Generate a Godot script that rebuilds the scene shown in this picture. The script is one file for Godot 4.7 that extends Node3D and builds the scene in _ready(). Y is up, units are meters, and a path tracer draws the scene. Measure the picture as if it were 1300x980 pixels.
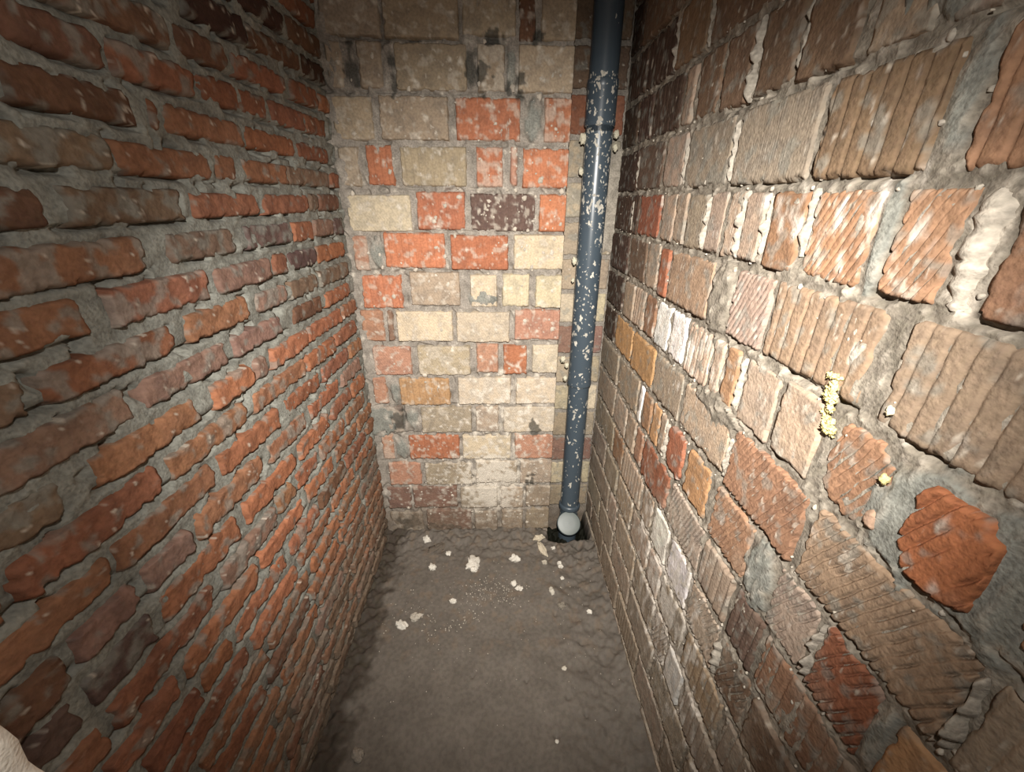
extends Node3D
# A narrow brick shaft seen from its doorway: three masonry walls, a mud floor, a drain pipe in a corner niche.
# x to the right, y up, z towards the doorway; the floor is y = 0 and the camera stands at x = 0, z = 0.

const EYE := Vector3(0.0, 1.6203, 0.0)
const XL := -0.5816      # left wall
const XR := 0.4887       # right wall
const ZB := -1.75        # front face of the back wall
const ZN := -1.87        # back of the pipe niche
const XP := 0.2655       # right edge of the back wall, where the niche begins
const TOP := 2.62

var n_low := FastNoiseLite.new()
var n_mid := FastNoiseLite.new()
var n_fine := FastNoiseLite.new()
var n_grit := FastNoiseLite.new()
var rng := RandomNumberGenerator.new()
var mat_brick: StandardMaterial3D
var mat_mortar: StandardMaterial3D
var mat_mud: StandardMaterial3D
var mat_chalk: StandardMaterial3D
var tone := {}
var lin_bloom := Color("ded5c6").srgb_to_linear()
var lin_lime := Color("cfc7bc").srgb_to_linear()
var lin_soot := Color("3d3e3a").srgb_to_linear()
const SOOT := [[-0.465, 0.675, 0.04, 0.05], [-0.49, 2.02, 0.022, 0.07], [-0.355, 2.02, 0.014, 0.07], [-0.085, 2.03, 0.022, 0.06], [-0.045, 2.00, 0.03, 0.055], [0.0, 2.105, 0.045, 0.02], [0.04, 1.985, 0.012, 0.04], [-0.47, 0.07, 0.07, 0.045], [0.135, 2.11, 0.02, 0.03], [0.17, 0.63, 0.03, 0.05], [0.16, 0.33, 0.025, 0.045], [-0.33, 0.03, 0.12, 0.025], [0.08, 1.99, 0.02, 0.05]]
var used := {}

# one masonry wall: a point on it is o + u * U + v * V + n * N
class Wall:
	var o: Vector3
	var du: Vector3
	var dn: Vector3
	var flip := false
	var seed_at := 0.0
	var node: MeshInstance3D
	var bricks := []      # [u0, u1, v0, v1, slope] of every brick, for the mortar
	var count := 0
	func at(u: float, v: float, n: float) -> Vector3:
		return o + du * u + Vector3(0, v, 0) + dn * n


func _ready() -> void:
	camera_and_light()
	noises()
	materials()
	palette()
	shell()
	left_wall()
	back_wall()
	niche_wall()
	right_wall()
	mud_floor()
	drain_pipe()
	foam()
	debris()


func camera_and_light() -> void:
	var cam := Camera3D.new()
	cam.name = "camera"
	cam.fov = rad_to_deg(2.0 * atan(490.0 / 535.48))
	cam.near = 0.02
	cam.far = 30.0
	var pitch := 0.4165
	var yaw := 0.0362
	var roll := 0.0098
	var fwd := Vector3(sin(yaw) * cos(pitch), -sin(pitch), -cos(yaw) * cos(pitch))
	var rt := Vector3(cos(yaw), 0, sin(yaw))
	var up := rt.cross(fwd)
	var r2 := rt * cos(roll) + up * sin(roll)
	var u2 := -rt * sin(roll) + up * cos(roll)
	cam.transform = Transform3D(Basis(r2, u2, -fwd), EYE)
	add_child(cam)
	cam.current = true
	var env := Environment.new()
	env.background_mode = Environment.BG_COLOR
	env.background_color = Color(0.010, 0.010, 0.011)
	env.tonemap_mode = Environment.TONE_MAPPER_LINEAR
	env.tonemap_exposure = 1.0
	env.sdfgi_enabled = true
	env.ssao_enabled = true
	env.ssil_enabled = true
	var we := WorldEnvironment.new()
	we.name = "world_environment"
	we.environment = env
	add_child(we)
	# the torch that lights the shaft, held up above the camera in the doorway
	var torch := SpotLight3D.new()
	torch.name = "torch_light"
	torch.position = EYE + Vector3(0.03, 0.20, 0.02)
	var aim := Vector3(0.13, 0.74, -1.75) - torch.position
	torch.basis = Basis.looking_at(aim, Vector3.UP)
	torch.spot_angle = 44.5
	torch.spot_angle_attenuation = 1.0
	torch.spot_range = 8.0
	torch.spot_attenuation = 2.0
	torch.light_color = Color(1.0, 0.98, 0.95)
	torch.light_energy = 6.9
	torch.light_size = 0.006
	torch.shadow_enabled = true
	add_child(torch)
	# the weak outer part of its beam
	var spill: SpotLight3D = torch.duplicate()
	spill.name = "torch_spill_light"
	spill.spot_angle = 84.0
	spill.light_energy = 0.40
	add_child(spill)


func noises() -> void:
	rng.seed = 4711
	var k := 0
	for n in [n_low, n_mid, n_fine, n_grit]:
		n.noise_type = FastNoiseLite.TYPE_SIMPLEX_SMOOTH if k < 2 else FastNoiseLite.TYPE_PERLIN
		n.seed = 11 + 7 * k
		n.fractal_type = FastNoiseLite.FRACTAL_FBM
		n.fractal_octaves = [2, 2, 2, 2][k]
		n.frequency = [5.0, 22.0, 75.0, 190.0][k]
		k += 1


func lin(hex: String) -> Color:
	return Color(hex).srgb_to_linear()


func palette() -> void:
	# base colours of the bricks (linear), by the letter the courses use
	tone = {
		"o": lin("9a674c"), "r": lin("8b5e49"), "c": lin("90674e"), "b": lin("6f5241"), "n": lin("7b6655"),
		"p": lin("8d7062"), "m": lin("64504a"), "k": lin("4c372e"), "h": lin("b08c67"), "t": lin("a99983"),
		"y": lin("c5b69c"), "w": lin("cdc5bd"), "g": lin("86786b"), "f": lin("b5775a"), "e": lin("b58a72"),
		"Rc": lin("96745b"), "Rn": lin("96806b"), "Rp": lin("a28e7c"), "Rb": lin("786250"), "Rg": lin("968775"), "Re": lin("a88c77"), "Rr": lin("935f49"), "Ro": lin("9c6344"),
		"Rk": lin("4c3c32"), "Rm": lin("6a584b"), "Rt": lin("ab9988"), "Rh": lin("b18a65"), "Rw": lin("d9d4cd"), "lime": lin("b0a392"),
		"mortar": lin("898981"), "pale": lin("c9bfb0"), "dust": lin("7d6d5d"), "grey": lin("8b8b83"), "rightmortar": lin("827a6e"),
		"backmortar": lin("999187"), "mud": lin("6f6860")
	}


# ---------- textures and materials ----------

func grain_image(freq: float, octaves: int, low: float, high: float, sd: int, side: int) -> Image:
	var n := FastNoiseLite.new()
	n.seed = sd
	n.noise_type = FastNoiseLite.TYPE_SIMPLEX
	n.fractal_octaves = octaves
	n.frequency = freq
	var im := n.get_seamless_image(side, side)
	var src := im.get_data()
	var out := PackedByteArray()
	out.resize(side * side * 3)
	for i in side * side:
		var v := int(clampf(lerpf(low, high, src[i] / 255.0), 0.0, 1.0) * 255.0)
		out[3 * i] = v
		out[3 * i + 1] = v
		out[3 * i + 2] = v
	return Image.create_from_data(side, side, false, Image.FORMAT_RGB8, out)


func masonry(called: String, lo: float, hi: float, sd: int, bump: float, rough: float, tile: float) -> StandardMaterial3D:
	var m := StandardMaterial3D.new()
	m.resource_name = called
	m.vertex_color_use_as_albedo = true
	m.albedo_texture = ImageTexture.create_from_image(grain_image(0.045, 4, lo, hi, sd, 512))
	var h := grain_image(0.06, 4, 0.0, 1.0, sd + 1, 512)
	h.convert(Image.FORMAT_RGBA8)
	h.bump_map_to_normal_map(bump)
	m.normal_enabled = true
	m.normal_texture = ImageTexture.create_from_image(h)
	m.normal_scale = 1.0
	m.uv1_triplanar = true
	m.uv1_world_triplanar = true
	m.uv1_scale = Vector3.ONE * tile
	m.roughness = rough
	m.metallic_specular = 0.3
	return m


func materials() -> void:
	mat_brick = masonry("fired_clay", 0.87, 1.06, 21, 1.5, 0.92, 3.1)
	mat_mortar = masonry("lime_mortar", 0.78, 1.1, 37, 2.0, 0.95, 4.3)
	mat_mud = masonry("dried_mud", 0.88, 1.05, 53, 0.45, 0.75, 1.7)
	mat_chalk = masonry("chalky_plaster", 0.86, 1.1, 71, 2.0, 0.9, 6.0)


# ---------- mesh helpers ----------

# a grid of nu x nv points as a mesh with smooth normals
func sheet(nu: int, nv: int, p: PackedVector3Array, c: PackedColorArray, flip: bool) -> ArrayMesh:
	var nn := PackedVector3Array()
	nn.resize(nu * nv)
	var s := -1.0 if flip else 1.0
	for j in nv:
		var j0 := maxi(j - 1, 0) * nu
		var j1 := mini(j + 1, nv - 1) * nu
		for i in nu:
			var a := p[j * nu + mini(i + 1, nu - 1)] - p[j * nu + maxi(i - 1, 0)]
			var b := p[j1 + i] - p[j0 + i]
			nn[j * nu + i] = (a.cross(b) * s).normalized()
	var idx := PackedInt32Array()
	idx.resize((nu - 1) * (nv - 1) * 6)
	var k := 0
	for j in nv - 1:
		for i in nu - 1:
			var q := j * nu + i
			if flip:
				idx[k] = q
				idx[k + 1] = q + 1
				idx[k + 2] = q + nu
				idx[k + 3] = q + 1
				idx[k + 4] = q + nu + 1
				idx[k + 5] = q + nu
			else:
				idx[k] = q
				idx[k + 1] = q + nu
				idx[k + 2] = q + 1
				idx[k + 3] = q + 1
				idx[k + 4] = q + nu
				idx[k + 5] = q + nu + 1
			k += 6
	var arr := []
	arr.resize(Mesh.ARRAY_MAX)
	arr[Mesh.ARRAY_VERTEX] = p
	arr[Mesh.ARRAY_NORMAL] = nn
	if c.size() == p.size():
		arr[Mesh.ARRAY_COLOR] = c
	arr[Mesh.ARRAY_INDEX] = idx
	var m := ArrayMesh.new()
	m.add_surface_from_arrays(Mesh.PRIMITIVE_TRIANGLES, arr)
	return m


func numbered(called: String, parent: Node) -> String:
	var key := str(parent.get_instance_id()) + called
	var k: int = used.get(key, 0)
	used[key] = k + 1
	return called if k == 0 else "%s_%03d" % [called, k]


func put(called: String, mesh: Mesh, mat: Material, parent: Node = null, at := Vector3.ZERO) -> MeshInstance3D:
	var o := MeshInstance3D.new()
	var to: Node = parent if parent else self
	o.name = numbered(called, to)
	o.mesh = mesh
	o.material_override = mat
	o.position = at
	to.add_child(o, true)
	return o


func tag(o: Node, label: String, category: String, group := "", kind := "") -> void:
	o.set_meta("label", label)
	o.set_meta("category", category)
	if group != "":
		o.set_meta("group", group)
	if kind != "":
		o.set_meta("kind", kind)


func box_mesh(size: Vector3) -> BoxMesh:
	var b := BoxMesh.new()
	b.size = size
	return b


# ---------- masonry ----------

func dirt(w: Wall, u: float, v: float) -> float:
	var k := n_low.get_noise_2d(u * 1.3 + w.seed_at, v * 1.3)
	if w.seed_at == 10.0:
		return clampf((0.62 - v) * 1.5 + k * 0.45 + (u - 1.1) * 0.25, 0.0, 0.86)
	if w.seed_at == 30.0:
		return clampf((0.85 - v) * 0.75 + k * 0.5, 0.0, 0.48)
	return clampf((0.28 - v) * 2.2 + k * 0.35, 0.0, 0.8)


# lime bloom and sooty stains of the back wall: the colour c with what has settled on it
func stained(w: Wall, u: float, v: float, c: Color) -> Color:
	if w.seed_at == 30.0:
		var streak := n_mid.get_noise_2d(u * 1.1 + 240.0, v * 0.45) + 0.6 * n_fine.get_noise_2d(u * 0.9, v * 0.35)
		var b := 0.85 * exp(-pow((u - 0.92) / 0.28, 2.0) - pow((v - 0.60) / 0.22, 2.0)) + 0.75 * exp(-pow((u - 1.10) / 0.22, 2.0) - pow((v - 1.28) / 0.08, 2.0)) + 0.6 * exp(-pow((u - 0.75) / 0.2, 2.0) - pow((v - 0.36) / 0.14, 2.0)) + 0.5 * exp(-pow((u - 0.66) / 0.16, 2.0) - pow((v - 1.60) / 0.06, 2.0))
		return c.lerp(lin_lime, smoothstep(0.42, 0.95, b + streak * 0.75) * 0.75)
	if w.seed_at != 20.0:
		return c
	var md := n_mid.get_noise_2d(u * 0.8 + 140.0, v * 0.8)
	var fi := n_fine.get_noise_2d(u * 0.7 + 140.0, v * 0.7)
	var bloom := exp(-pow((u + 0.03) / 0.15, 2.0) - pow((v - 0.30) / 0.20, 2.0)) + 0.35 * exp(-pow((u - 0.05) / 0.2, 2.0) - pow((v - 0.75) / 0.2, 2.0))
	c = c.lerp(lin_bloom, smoothstep(0.22, 0.70, bloom + md * 0.6 + fi * 0.4) * 0.85)
	for q in SOOT:
		var d2: float = pow((u - q[0]) / q[2], 2.0) + pow((v - q[1]) / q[3], 2.0) + md * 1.5 + fi * 0.9
		c = c.lerp(lin_soot, smoothstep(1.0, 0.45, d2) * 0.75)
	return c


# One brick: a height field whose faces fall back behind the mortar at its worn outline.
# style: L rough, P plain, G coarse ribs, g fine combing, D slanted scoring, Y dimpled
func brick(w: Wall, u0: float, u1: float, v0: float, v1: float, slope: float, style: String, col: String, opt := {}) -> void:
	var wd := u1 - u0
	var ht := v1 - v0
	if wd < 0.012 or ht < 0.012:
		return
	var far := clampf((0.5 * (u0 + u1) - 0.4) / 1.2, 0.0, 1.0) if w.seed_at != 20.0 else 0.5
	var su := lerpf(0.0045, 0.007, far)
	var sv := lerpf(0.004, 0.0055, far)
	if style == "g" or style == "D":
		su = lerpf(0.0013 if style == "D" else 0.0016, 0.0034, clampf(far * 1.4, 0.0, 1.0))
		sv = 0.007 if style == "g" else 0.0036
	elif style == "G":
		su = lerpf(0.0026, 0.004, far)
		sv = 0.006
	elif style == "Y":
		su = 0.0034
		sv = 0.0036
	var us := PackedFloat32Array([0.0, 0.0035])
	var nu := maxi(2, int(round((wd - 0.007) / su)))
	for i in range(1, nu):
		us.append(0.0035 + (wd - 0.007) * i / nu)
	us.append(wd - 0.0035)
	us.append(wd)
	var sharp: float = opt.get("side", 0.0)   # depth of a free right side
	if sharp > 0.0:
		us.append(wd)
	var vs := PackedFloat32Array([0.0, 0.003])
	var nv := maxi(2, int(round((ht - 0.006) / sv)))
	for i in range(1, nv):
		vs.append(0.003 + (ht - 0.006) * i / nv)
	vs.append(ht - 0.003)
	vs.append(ht)
	var left_brick := style == "L"
	var r0: float = opt.get("round", rng.randf_range(0.008, 0.02) if left_brick else rng.randf_range(0.004, 0.012))
	var rag: float = opt.get("rag", 0.0045 if left_brick else 0.0035)
	var soft := 0.0075 if left_brick else 0.006
	var proud: float = opt.get("proud", rng.randf_range(0.003, 0.009) if left_brick else rng.randf_range(0.002, 0.0065) if w.seed_at == 30.0 else rng.randf_range(0.0025, 0.006))
	var tilt_u := rng.randf_range(-1.0, 1.0) * (0.02 if left_brick else 0.012)
	var tilt_v := rng.randf_range(-1.0, 1.0) * (0.06 if left_brick else 0.02)
	var ph := rng.randf() * 40.0
	var per := 0.026
	if style == "g":
		per = rng.randf_range(0.0062, 0.0078)
	elif style == "D":
		per = opt.get("per", 0.0125)
	elif style == "G":
		per = rng.randf_range(0.024, 0.03)
	var base: Color = tone["R" + col] if w.seed_at == 30.0 else tone[col]
	var bright := rng.randf_range(0.86, 1.14)
	base = Color(base.r * bright, base.g * bright * rng.randf_range(0.97, 1.03), base.b * bright * rng.randf_range(0.95, 1.05))
	var smear: float = opt.get("smear", 0.22)   # how much mortar is smeared over the face
	var chalk: float = opt.get("chalk", 0.24 if w.seed_at == 30.0 else 0.12)   # white scratches and lime
	var mort: Color = tone.mortar if left_brick else tone.grey
	if w.seed_at == 20.0:
		mort = tone.pale
	var second: Color = tone[opt.mix] if opt.has("mix") else Color(base.r * 0.72, base.g * 0.74, base.b * 0.78)
	var mid := Vector2(0.5 * (u0 + u1), 0.5 * (v0 + v1))
	var centre := w.at(mid.x, mid.y, 0.0)
	var mu := us.size()
	var mv := vs.size()
	var p := PackedVector3Array()
	var c := PackedColorArray()
	p.resize(mu * mv)
	c.resize(mu * mv)
	var s0 := w.seed_at
	for j in mv:
		var y := vs[j]
		for i in mu:
			var x := us[i]
			var gu := u0 + x
			var gv := v0 + y
			var lo := n_low.get_noise_2d(gu * 2.2 + s0 + ph, gv * 2.2)
			var md := n_mid.get_noise_2d(gu + s0 + ph, gv)
			var fi := n_fine.get_noise_2d(gu + s0, gv + ph)
			var ex := minf(x, wd - x)
			if sharp > 0.0:
				ex = x
			var ey := minf(y, ht - y)
			var ax := maxf(r0 - ex, 0.0)
			var ay := maxf(r0 - ey, 0.0)
			var e := r0 - sqrt(ax * ax + ay * ay) if ax > 0.0 or ay > 0.0 else minf(ex, ey)
			e = minf(e, minf(ex, ey)) + md * rag * 1.6 + fi * rag
			var t := clampf(1.0 - e / soft, 0.0, 1.6)
			var n := proud - t * t * 0.012 + (x - wd * 0.5) * tilt_u + (y - ht * 0.5) * tilt_v
			match style:
				"L":
					n += md * 0.0028 + fi * 0.0013 + lo * 0.003
				"P":
					n += md * 0.0012 + fi * 0.0005
				"G":
					var q := fposmod((x + md * 0.0014 + y * 0.05) / per + ph, 1.0)
					n += -0.0038 * exp(-pow((q - 0.5) / 0.09, 2.0)) + 0.0010 * (q if q < 0.5 else q - 1.0) + fi * 0.0006
				"g":
					n += 0.0009 * sin(TAU * (x + md * 0.0025 + y * 0.04) / per) * (0.75 + lo) + fi * 0.0006 + md * 0.0012
				"D":
					var q2 := fposmod(((gu + md * 0.0006) * 0.891 + gv * 0.454 + lo * 0.002) / per, 1.0)
					n += -0.0055 * exp(-pow((q2 - 0.5) / 0.10, 2.0)) * clampf(0.8 + lo * 1.6 + md * 0.8, 0.15, 1.3) + fi * 0.0006 + md * 0.001
				"Y":
					n += 0.0007 * sin(TAU * (x / 0.0105 + 0.32 * sin(TAU * y / 0.016))) + fi * 0.0005 + md * 0.001
			if i == 0 or j == 0 or j == mv - 1 or (i == mu - 1):
				n = minf(n, -0.018)
			if sharp > 0.0:
				if i == mu - 1:
					n = -sharp
				elif i == mu - 2 and j > 0 and j < mv - 1:
					n = maxf(n, -0.002)
			p[j * mu + i] = w.at(gu + (fi * 0.002 if sharp > 0.0 and i >= mu - 2 else 0.0), gv + slope * (gu - 1.0), n) - centre
			# colour of the clay and of what sticks to it
			var k := clampf(0.5 + lo * 0.9 + md * 0.7, 0.0, 1.0)
			var cc := base.lerp(second, k * k * 0.75)
			cc = cc * (1.0 + fi * (0.08 if s0 == 20.0 else 0.16))
			var sm := smoothstep(0.85 - smear, 1.0 - smear * 0.8, 0.5 + 0.55 * n_low.get_noise_2d(gu * 3.1 + s0 + 50.0 + ph, gv * 3.1) + 0.30 * n_mid.get_noise_2d(gu * 1.2 + s0 + 70.0, gv * 1.2) + 0.12 * fi + 0.16 * t)
			cc = cc.lerp(mort * (0.92 + 0.25 * fi), sm * (0.62 if left_brick else 0.5))
			var gr := n_grit.get_noise_2d(gu * 0.55 + s0, gv * 0.16 + gu * 0.1) if w.seed_at == 30.0 else n_grit.get_noise_2d(gu * 0.4 + s0, gv * 0.4)
			var ch := smoothstep(0.46 - chalk * 0.55, 0.60 - chalk * 0.5, gr * 0.7 + md * 0.35 + lo * 0.25)
			cc = cc.lerp(tone.pale, ch * (0.5 if w.seed_at == 30.0 and chalk < 0.5 else 0.75))
			if s0 == 20.0:
				cc = stained(w, gu, gv, cc)
			var dd := dirt(w, gu, gv) * (0.25 if col == "w" else 1.0)
			cc = cc.lerp((tone.lime if s0 == 30.0 else tone.dust) * (0.9 + 0.4 * md), dd)
			if s0 == 30.0:
				cc = stained(w, gu, gv, cc)
			cc.a = 1.0
			c[j * mu + i] = cc
	w.bricks.append([u0, u1, v0, v1, slope])
	put("brick", sheet(mu, mv, p, c, w.flip), mat_brick, w.node, centre)


# the bed that the bricks sit in: one rough sheet, dense at the joints
func mortar_bed(w: Wall, ua: float, ub: float, step_near: float, step_far: float, joints: Array, slopes: Array, va: float, vb: float, look: Callable, side := 0.0) -> void:
	var us := PackedFloat32Array()
	var u := ua
	while u < ub:
		us.append(u)
		u += lerpf(step_near, step_far, clampf((u - 0.4) / 1.2, 0.0, 1.0))
	us.append(ub)
	if side > 0.0:
		us.append(ub)
	var marks := []
	for j in joints:
		for k in range(-4, 5):
			marks.append(j + k * 0.0042)
	var x := va
	while x < vb:
		marks.append(x)
		x += 0.016
	marks.append(vb)
	marks.sort()
	var vs := PackedFloat32Array()
	for m in marks:
		if m >= va and m <= vb and (vs.is_empty() or m - vs[vs.size() - 1] > 0.0022):
			vs.append(m)
	var mu := us.size()
	var mv := vs.size()
	var p := PackedVector3Array()
	var c := PackedColorArray()
	p.resize(mu * mv)
	c.resize(mu * mv)
	var at_j := 0
	for j in mv:
		var v := vs[j]
		while at_j < joints.size() - 1 and absf(joints[at_j + 1] - v) < absf(joints[at_j] - v):
			at_j += 1
		var jv: float = v - joints[at_j]
		var sl: float = slopes[at_j]
		for i in mu:
			var uu := us[i]
			var got: Array = look.call(uu, v, jv)
			var n: float = got[0]
			var cc: Color = got[1]
			if side > 0.0 and i == mu - 1:
				n = -side
			p[j * mu + i] = w.at(uu, v + sl * (uu - 1.0), n)
			cc = stained(w, uu, v, cc)
			cc = cc.lerp((tone.lime if w.seed_at == 30.0 else tone.dust) * (0.85 + 0.3 * n_mid.get_noise_2d(uu + 3.0, v)), dirt(w, uu, v))
			cc.a = 1.0
			c[j * mu + i] = cc
	w.node.mesh = sheet(mu, mv, p, c, w.flip)
	w.node.material_override = mat_mortar


func new_wall(called: String, label: String, o: Vector3, du: Vector3, dn: Vector3, flip: bool, sd: float) -> Wall:
	var w := Wall.new()
	w.o = o
	w.du = du
	w.dn = dn
	w.flip = flip
	w.seed_at = sd
	w.node = MeshInstance3D.new()
	w.node.name = called
	add_child(w.node)
	tag(w.node, label, "wall", "", "structure")
	return w


# fills a course: the bricks given as [from, to, look, from, to, look, ...] and ordinary ones in the gaps
func course(w: Wall, v0: float, v1: float, slope: float, start: float, stop: float, list: Array, fill: Array, gap: float, length: float) -> void:
	var cur := start
	var k := 0
	while true:
		var nx: float = list[k] if k < list.size() else stop + gap
		while nx - cur > 0.075:
			var to := minf(cur + length * rng.randf_range(0.94, 1.04), nx - gap)
			if nx - gap - to < 0.05:
				to = nx - gap
			if to - cur > 0.34:
				to = cur + 0.5 * (to - cur) - 0.5 * gap
			lay(w, cur, to, v0, v1, slope, fill[rng.randi() % fill.size()])
			cur = to + gap
		if k >= list.size():
			break
		lay(w, list[k], list[k + 1], v0, v1, slope, list[k + 2])
		cur = list[k + 1] + gap
		k += 3


# a look is a style letter, a colour letter, then any of: + more smear, ! almost clean, * limewash, ~ rounded, % scattered lime
func lay(w: Wall, u0: float, u1: float, v0: float, v1: float, slope: float, look: String) -> void:
	if u1 - u0 < 0.015:
		return
	var opt := {}
	if look.contains("+"):
		opt.smear = 0.40
	if look.contains("!"):
		opt.smear = 0.1
		opt.chalk = 0.02
	if look.contains("*"):
		opt.chalk = 0.62
	if look.contains("%"):
		opt.chalk = 0.34
	if look.contains("~"):
		opt.round = 0.035
		opt.rag = 0.008
	var a := rng.randf_range(-0.003, 0.003)
	var b := rng.randf_range(-0.003, 0.003)
	brick(w, u0, u1, v0 + a, v1 + b, slope, look[0], look[1], opt)


func solid(w: Wall, called: String, centre: Vector3, size: Vector3) -> void:
	var m: StandardMaterial3D = mat_mortar.duplicate()
	m.vertex_color_use_as_albedo = false
	m.albedo_color = Color("6f6a62")
	put(called, box_mesh(size), m, w.node, centre - w.dn * 0.03)


# ---------- the room ----------

func shell() -> void:
	var c := put("ceiling", box_mesh(Vector3(1.5, 0.12, 2.6)), mat_chalk, null, Vector3(0, TOP + 0.06, -0.9))
	tag(c, "dark concrete ceiling high above the brick shaft", "ceiling", "", "structure")
	# the wall with the doorway that the picture is taken from; its white left jamb shows in the corner of the photograph
	var f := Node3D.new()
	f.name = "wall_front"
	add_child(f)
	tag(f, "whitewashed wall around the doorway in front of the shaft", "wall", "", "structure")
	put("lintel", box_mesh(Vector3(1.02, TOP - 2.06, 0.255)), mat_chalk, f, Vector3(0.22, 0.5 * (TOP + 2.06), -0.0275))
	put("pier", box_mesh(Vector3(0.30, TOP, 0.255)), mat_chalk, f, Vector3(0.60, 0.5 * TOP, -0.0275))
	var us := 9
	var vs := 261
	var p := PackedVector3Array()
	var col := PackedColorArray()
	var prof := [Vector2(-0.62, -0.155), Vector2(-0.315, -0.155), Vector2(-0.290, -0.154), Vector2(-0.281, -0.150), Vector2(-0.276, -0.143), Vector2(-0.274, -0.130), Vector2(-0.274, -0.06), Vector2(-0.274, 0.1), Vector2(-0.62, 0.1)]
	for j in vs:
		for i in us:
			var q: Vector2 = prof[i]
			var y := j * 0.01
			var k := n_mid.get_noise_2d(q.y * 0.8 + 4.0, y * 0.8) * 0.004 if i > 0 and i < 8 else 0.0
			p.append(Vector3(q.x - k, y, q.y + k))
			var m := 0.5 + 0.5 * n_mid.get_noise_2d(y * 0.5, q.y + 9.0)
			col.append(lin("e2dbce").lerp(tone.w, m * 0.5) * (1.0 + 0.2 * n_low.get_noise_2d(y, q.y * 3.0)))
	var jm := put("jamb", sheet(us, vs, p, col, true), mat_chalk, f)
	jm.set_meta("label", "rough white plastered door jamb")


func left_wall() -> void:
	var w := new_wall("wall_left", "left wall of small red bricks in wide grey mortar", Vector3(XL, 0, 0), Vector3(0, 0, -1), Vector3(1, 0, 0), false, 10.0)
	solid(w, "core", Vector3(XL - 0.085, TOP * 0.5, -0.87), Vector3(0.12, TOP, 1.98))
	var rows := []   # [height at one metre, slope, bricks]
	rows.append([1.955, 0.05, [1.015, 1.239, "Lk", 1.249, 1.536, "Lb"]])
	rows.append([1.886, 0.035, [0.70, 0.955, "Lb+", 0.966, 1.128, "Lb", 1.152, 1.395, "Lr", 1.437, 1.634, "Lr"]])
	rows.append([1.816, 0.02, [0.56, 0.785, "Lb", 0.795, 0.985, "Lr+", 1.011, 1.278, "Lr", 1.294, 1.50, "Lr!", 1.512, 1.684, "Lr"]])
	rows.append([1.747, 0.005, [0.34, 0.60, "Lb", 0.616, 0.817, "Lb", 0.842, 0.868, "Lr", 0.877, 1.127, "Lc", 1.139, 1.408, "Lo!", 1.416, 1.665, "Lr"]])
	rows.append([1.676, 0.0, [0.30, 0.48, "Lb", 0.49, 0.738, "Ln+", 0.741, 0.985, "Lc!", 0.998, 1.075, "Lc", 1.10, 1.316, "Lc", 1.325, 1.63, "Ln"]])
	rows.append([1.604, 0.0, [0.345, 0.603, "Lb", 0.63, 0.862, "Ln+", 0.888, 1.139, "Lr!", 1.158, 1.421, "Lr!", 1.434, 1.50, "Ln", 1.51, 1.694, "Lb"]])
	rows.append([1.534, -0.008, [0.32, 0.475, "Lc", 0.487, 0.737, "Lc+", 0.79, 0.997, "Ln+", 1.05, 1.285, "Lm+", 1.29, 1.432, "Lo!", 1.437, 1.60, "Lp", 1.61, 1.70, "Lm"]])
	rows.append([1.456, -0.018, [0.35, 0.601, "Lc", 0.638, 0.872, "Lr+", 0.897, 1.126, "Lp", 1.142, 1.216, "Lr!", 1.234, 1.417, "Lm", 1.422, 1.683, "Lo!"]])
	rows.append([1.386, -0.02, [0.30, 0.49, "Ln", 0.507, 0.745, "Lr+", 0.779, 0.987, "Lc", 1.02, 1.19, "Lp+", 1.205, 1.40, "Ln", 1.41, 1.692, "Ln+"]])
	rows.append([1.313, -0.022, [0.36, 0.614, "Lp+", 0.64, 0.874, "Lp", 0.898, 1.118, "Lp", 1.19, 1.405, "Lb!", 1.43, 1.692, "Lo!"]])
	rows.append([1.241, -0.026, [0.30, 0.478, "Ln+", 0.519, 0.745, "Lc!", 0.788, 0.942, "Lo", 0.946, 1.012, "Lp", 1.03, 1.255, "Lo", 1.26, 1.552, "Lo!"]])
	rows.append([1.166, -0.034, [0.379, 0.619, "Lr", 0.632, 0.883, "Lc+", 0.914, 1.205, "Lc", 1.217, 1.445, "Lo", 1.459, 1.686, "Lr!"]])
	rows.append([1.093, -0.042, [0.234, 0.484, "Lc!", 0.494, 0.739, "Lc", 0.754, 1.005, "Lo!", 1.043, 1.282, "Lo!", 1.309, 1.56, "Lr!"]])
	rows.append([1.018, -0.042, [0.24, 0.383, "Lb", 0.396, 0.508, "Lp", 0.52, 0.63, "Lp", 0.647, 0.893, "Lc", 0.923, 1.142, "Lc+", 1.17, 1.428, "Lo!", 1.452, 1.681, "Lp"]])
	rows.append([0.945, -0.045, [0.25, 0.37, "Lm", 0.384, 0.504, "Lm+", 0.524, 0.752, "Lo", 0.78, 1.032, "Lo!", 1.061, 1.293, "Lo", 1.32, 1.52, "Lr", 1.535, 1.70, "Lo"]])
	rows.append([0.862, -0.05, [0.25, 0.382, "Lc", 0.394, 0.636, "Lr", 0.66, 0.885, "Lp+", 0.90, 1.0, "Lc+", 1.017, 1.161, "Lo", 1.18, 1.42, "Lo+"]])
	rows.append([0.792, -0.055, [0.25, 0.345, "Lb", 0.356, 0.501, "Lr", 0.516, 0.764, "Lo", 0.78, 1.022, "Lf!", 1.05, 1.272, "Lo"]])
	rows.append([0.715, -0.055, [0.29, 0.388, "Lc", 0.397, 0.525, "Lr!", 0.533, 0.63, "Lo", 0.643, 0.882, "Lo", 0.90, 1.10, "Lo+"]])
	var h := 0.642
	var k := 0
	while h > 0.02:
		rows.append([h, -0.05, []])
		h -= 0.0725
		k += 1
	h = 2.028
	while h < TOP - 0.03:
		rows.insert(0, [h, 0.05, []])
		h += 0.0725
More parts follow.
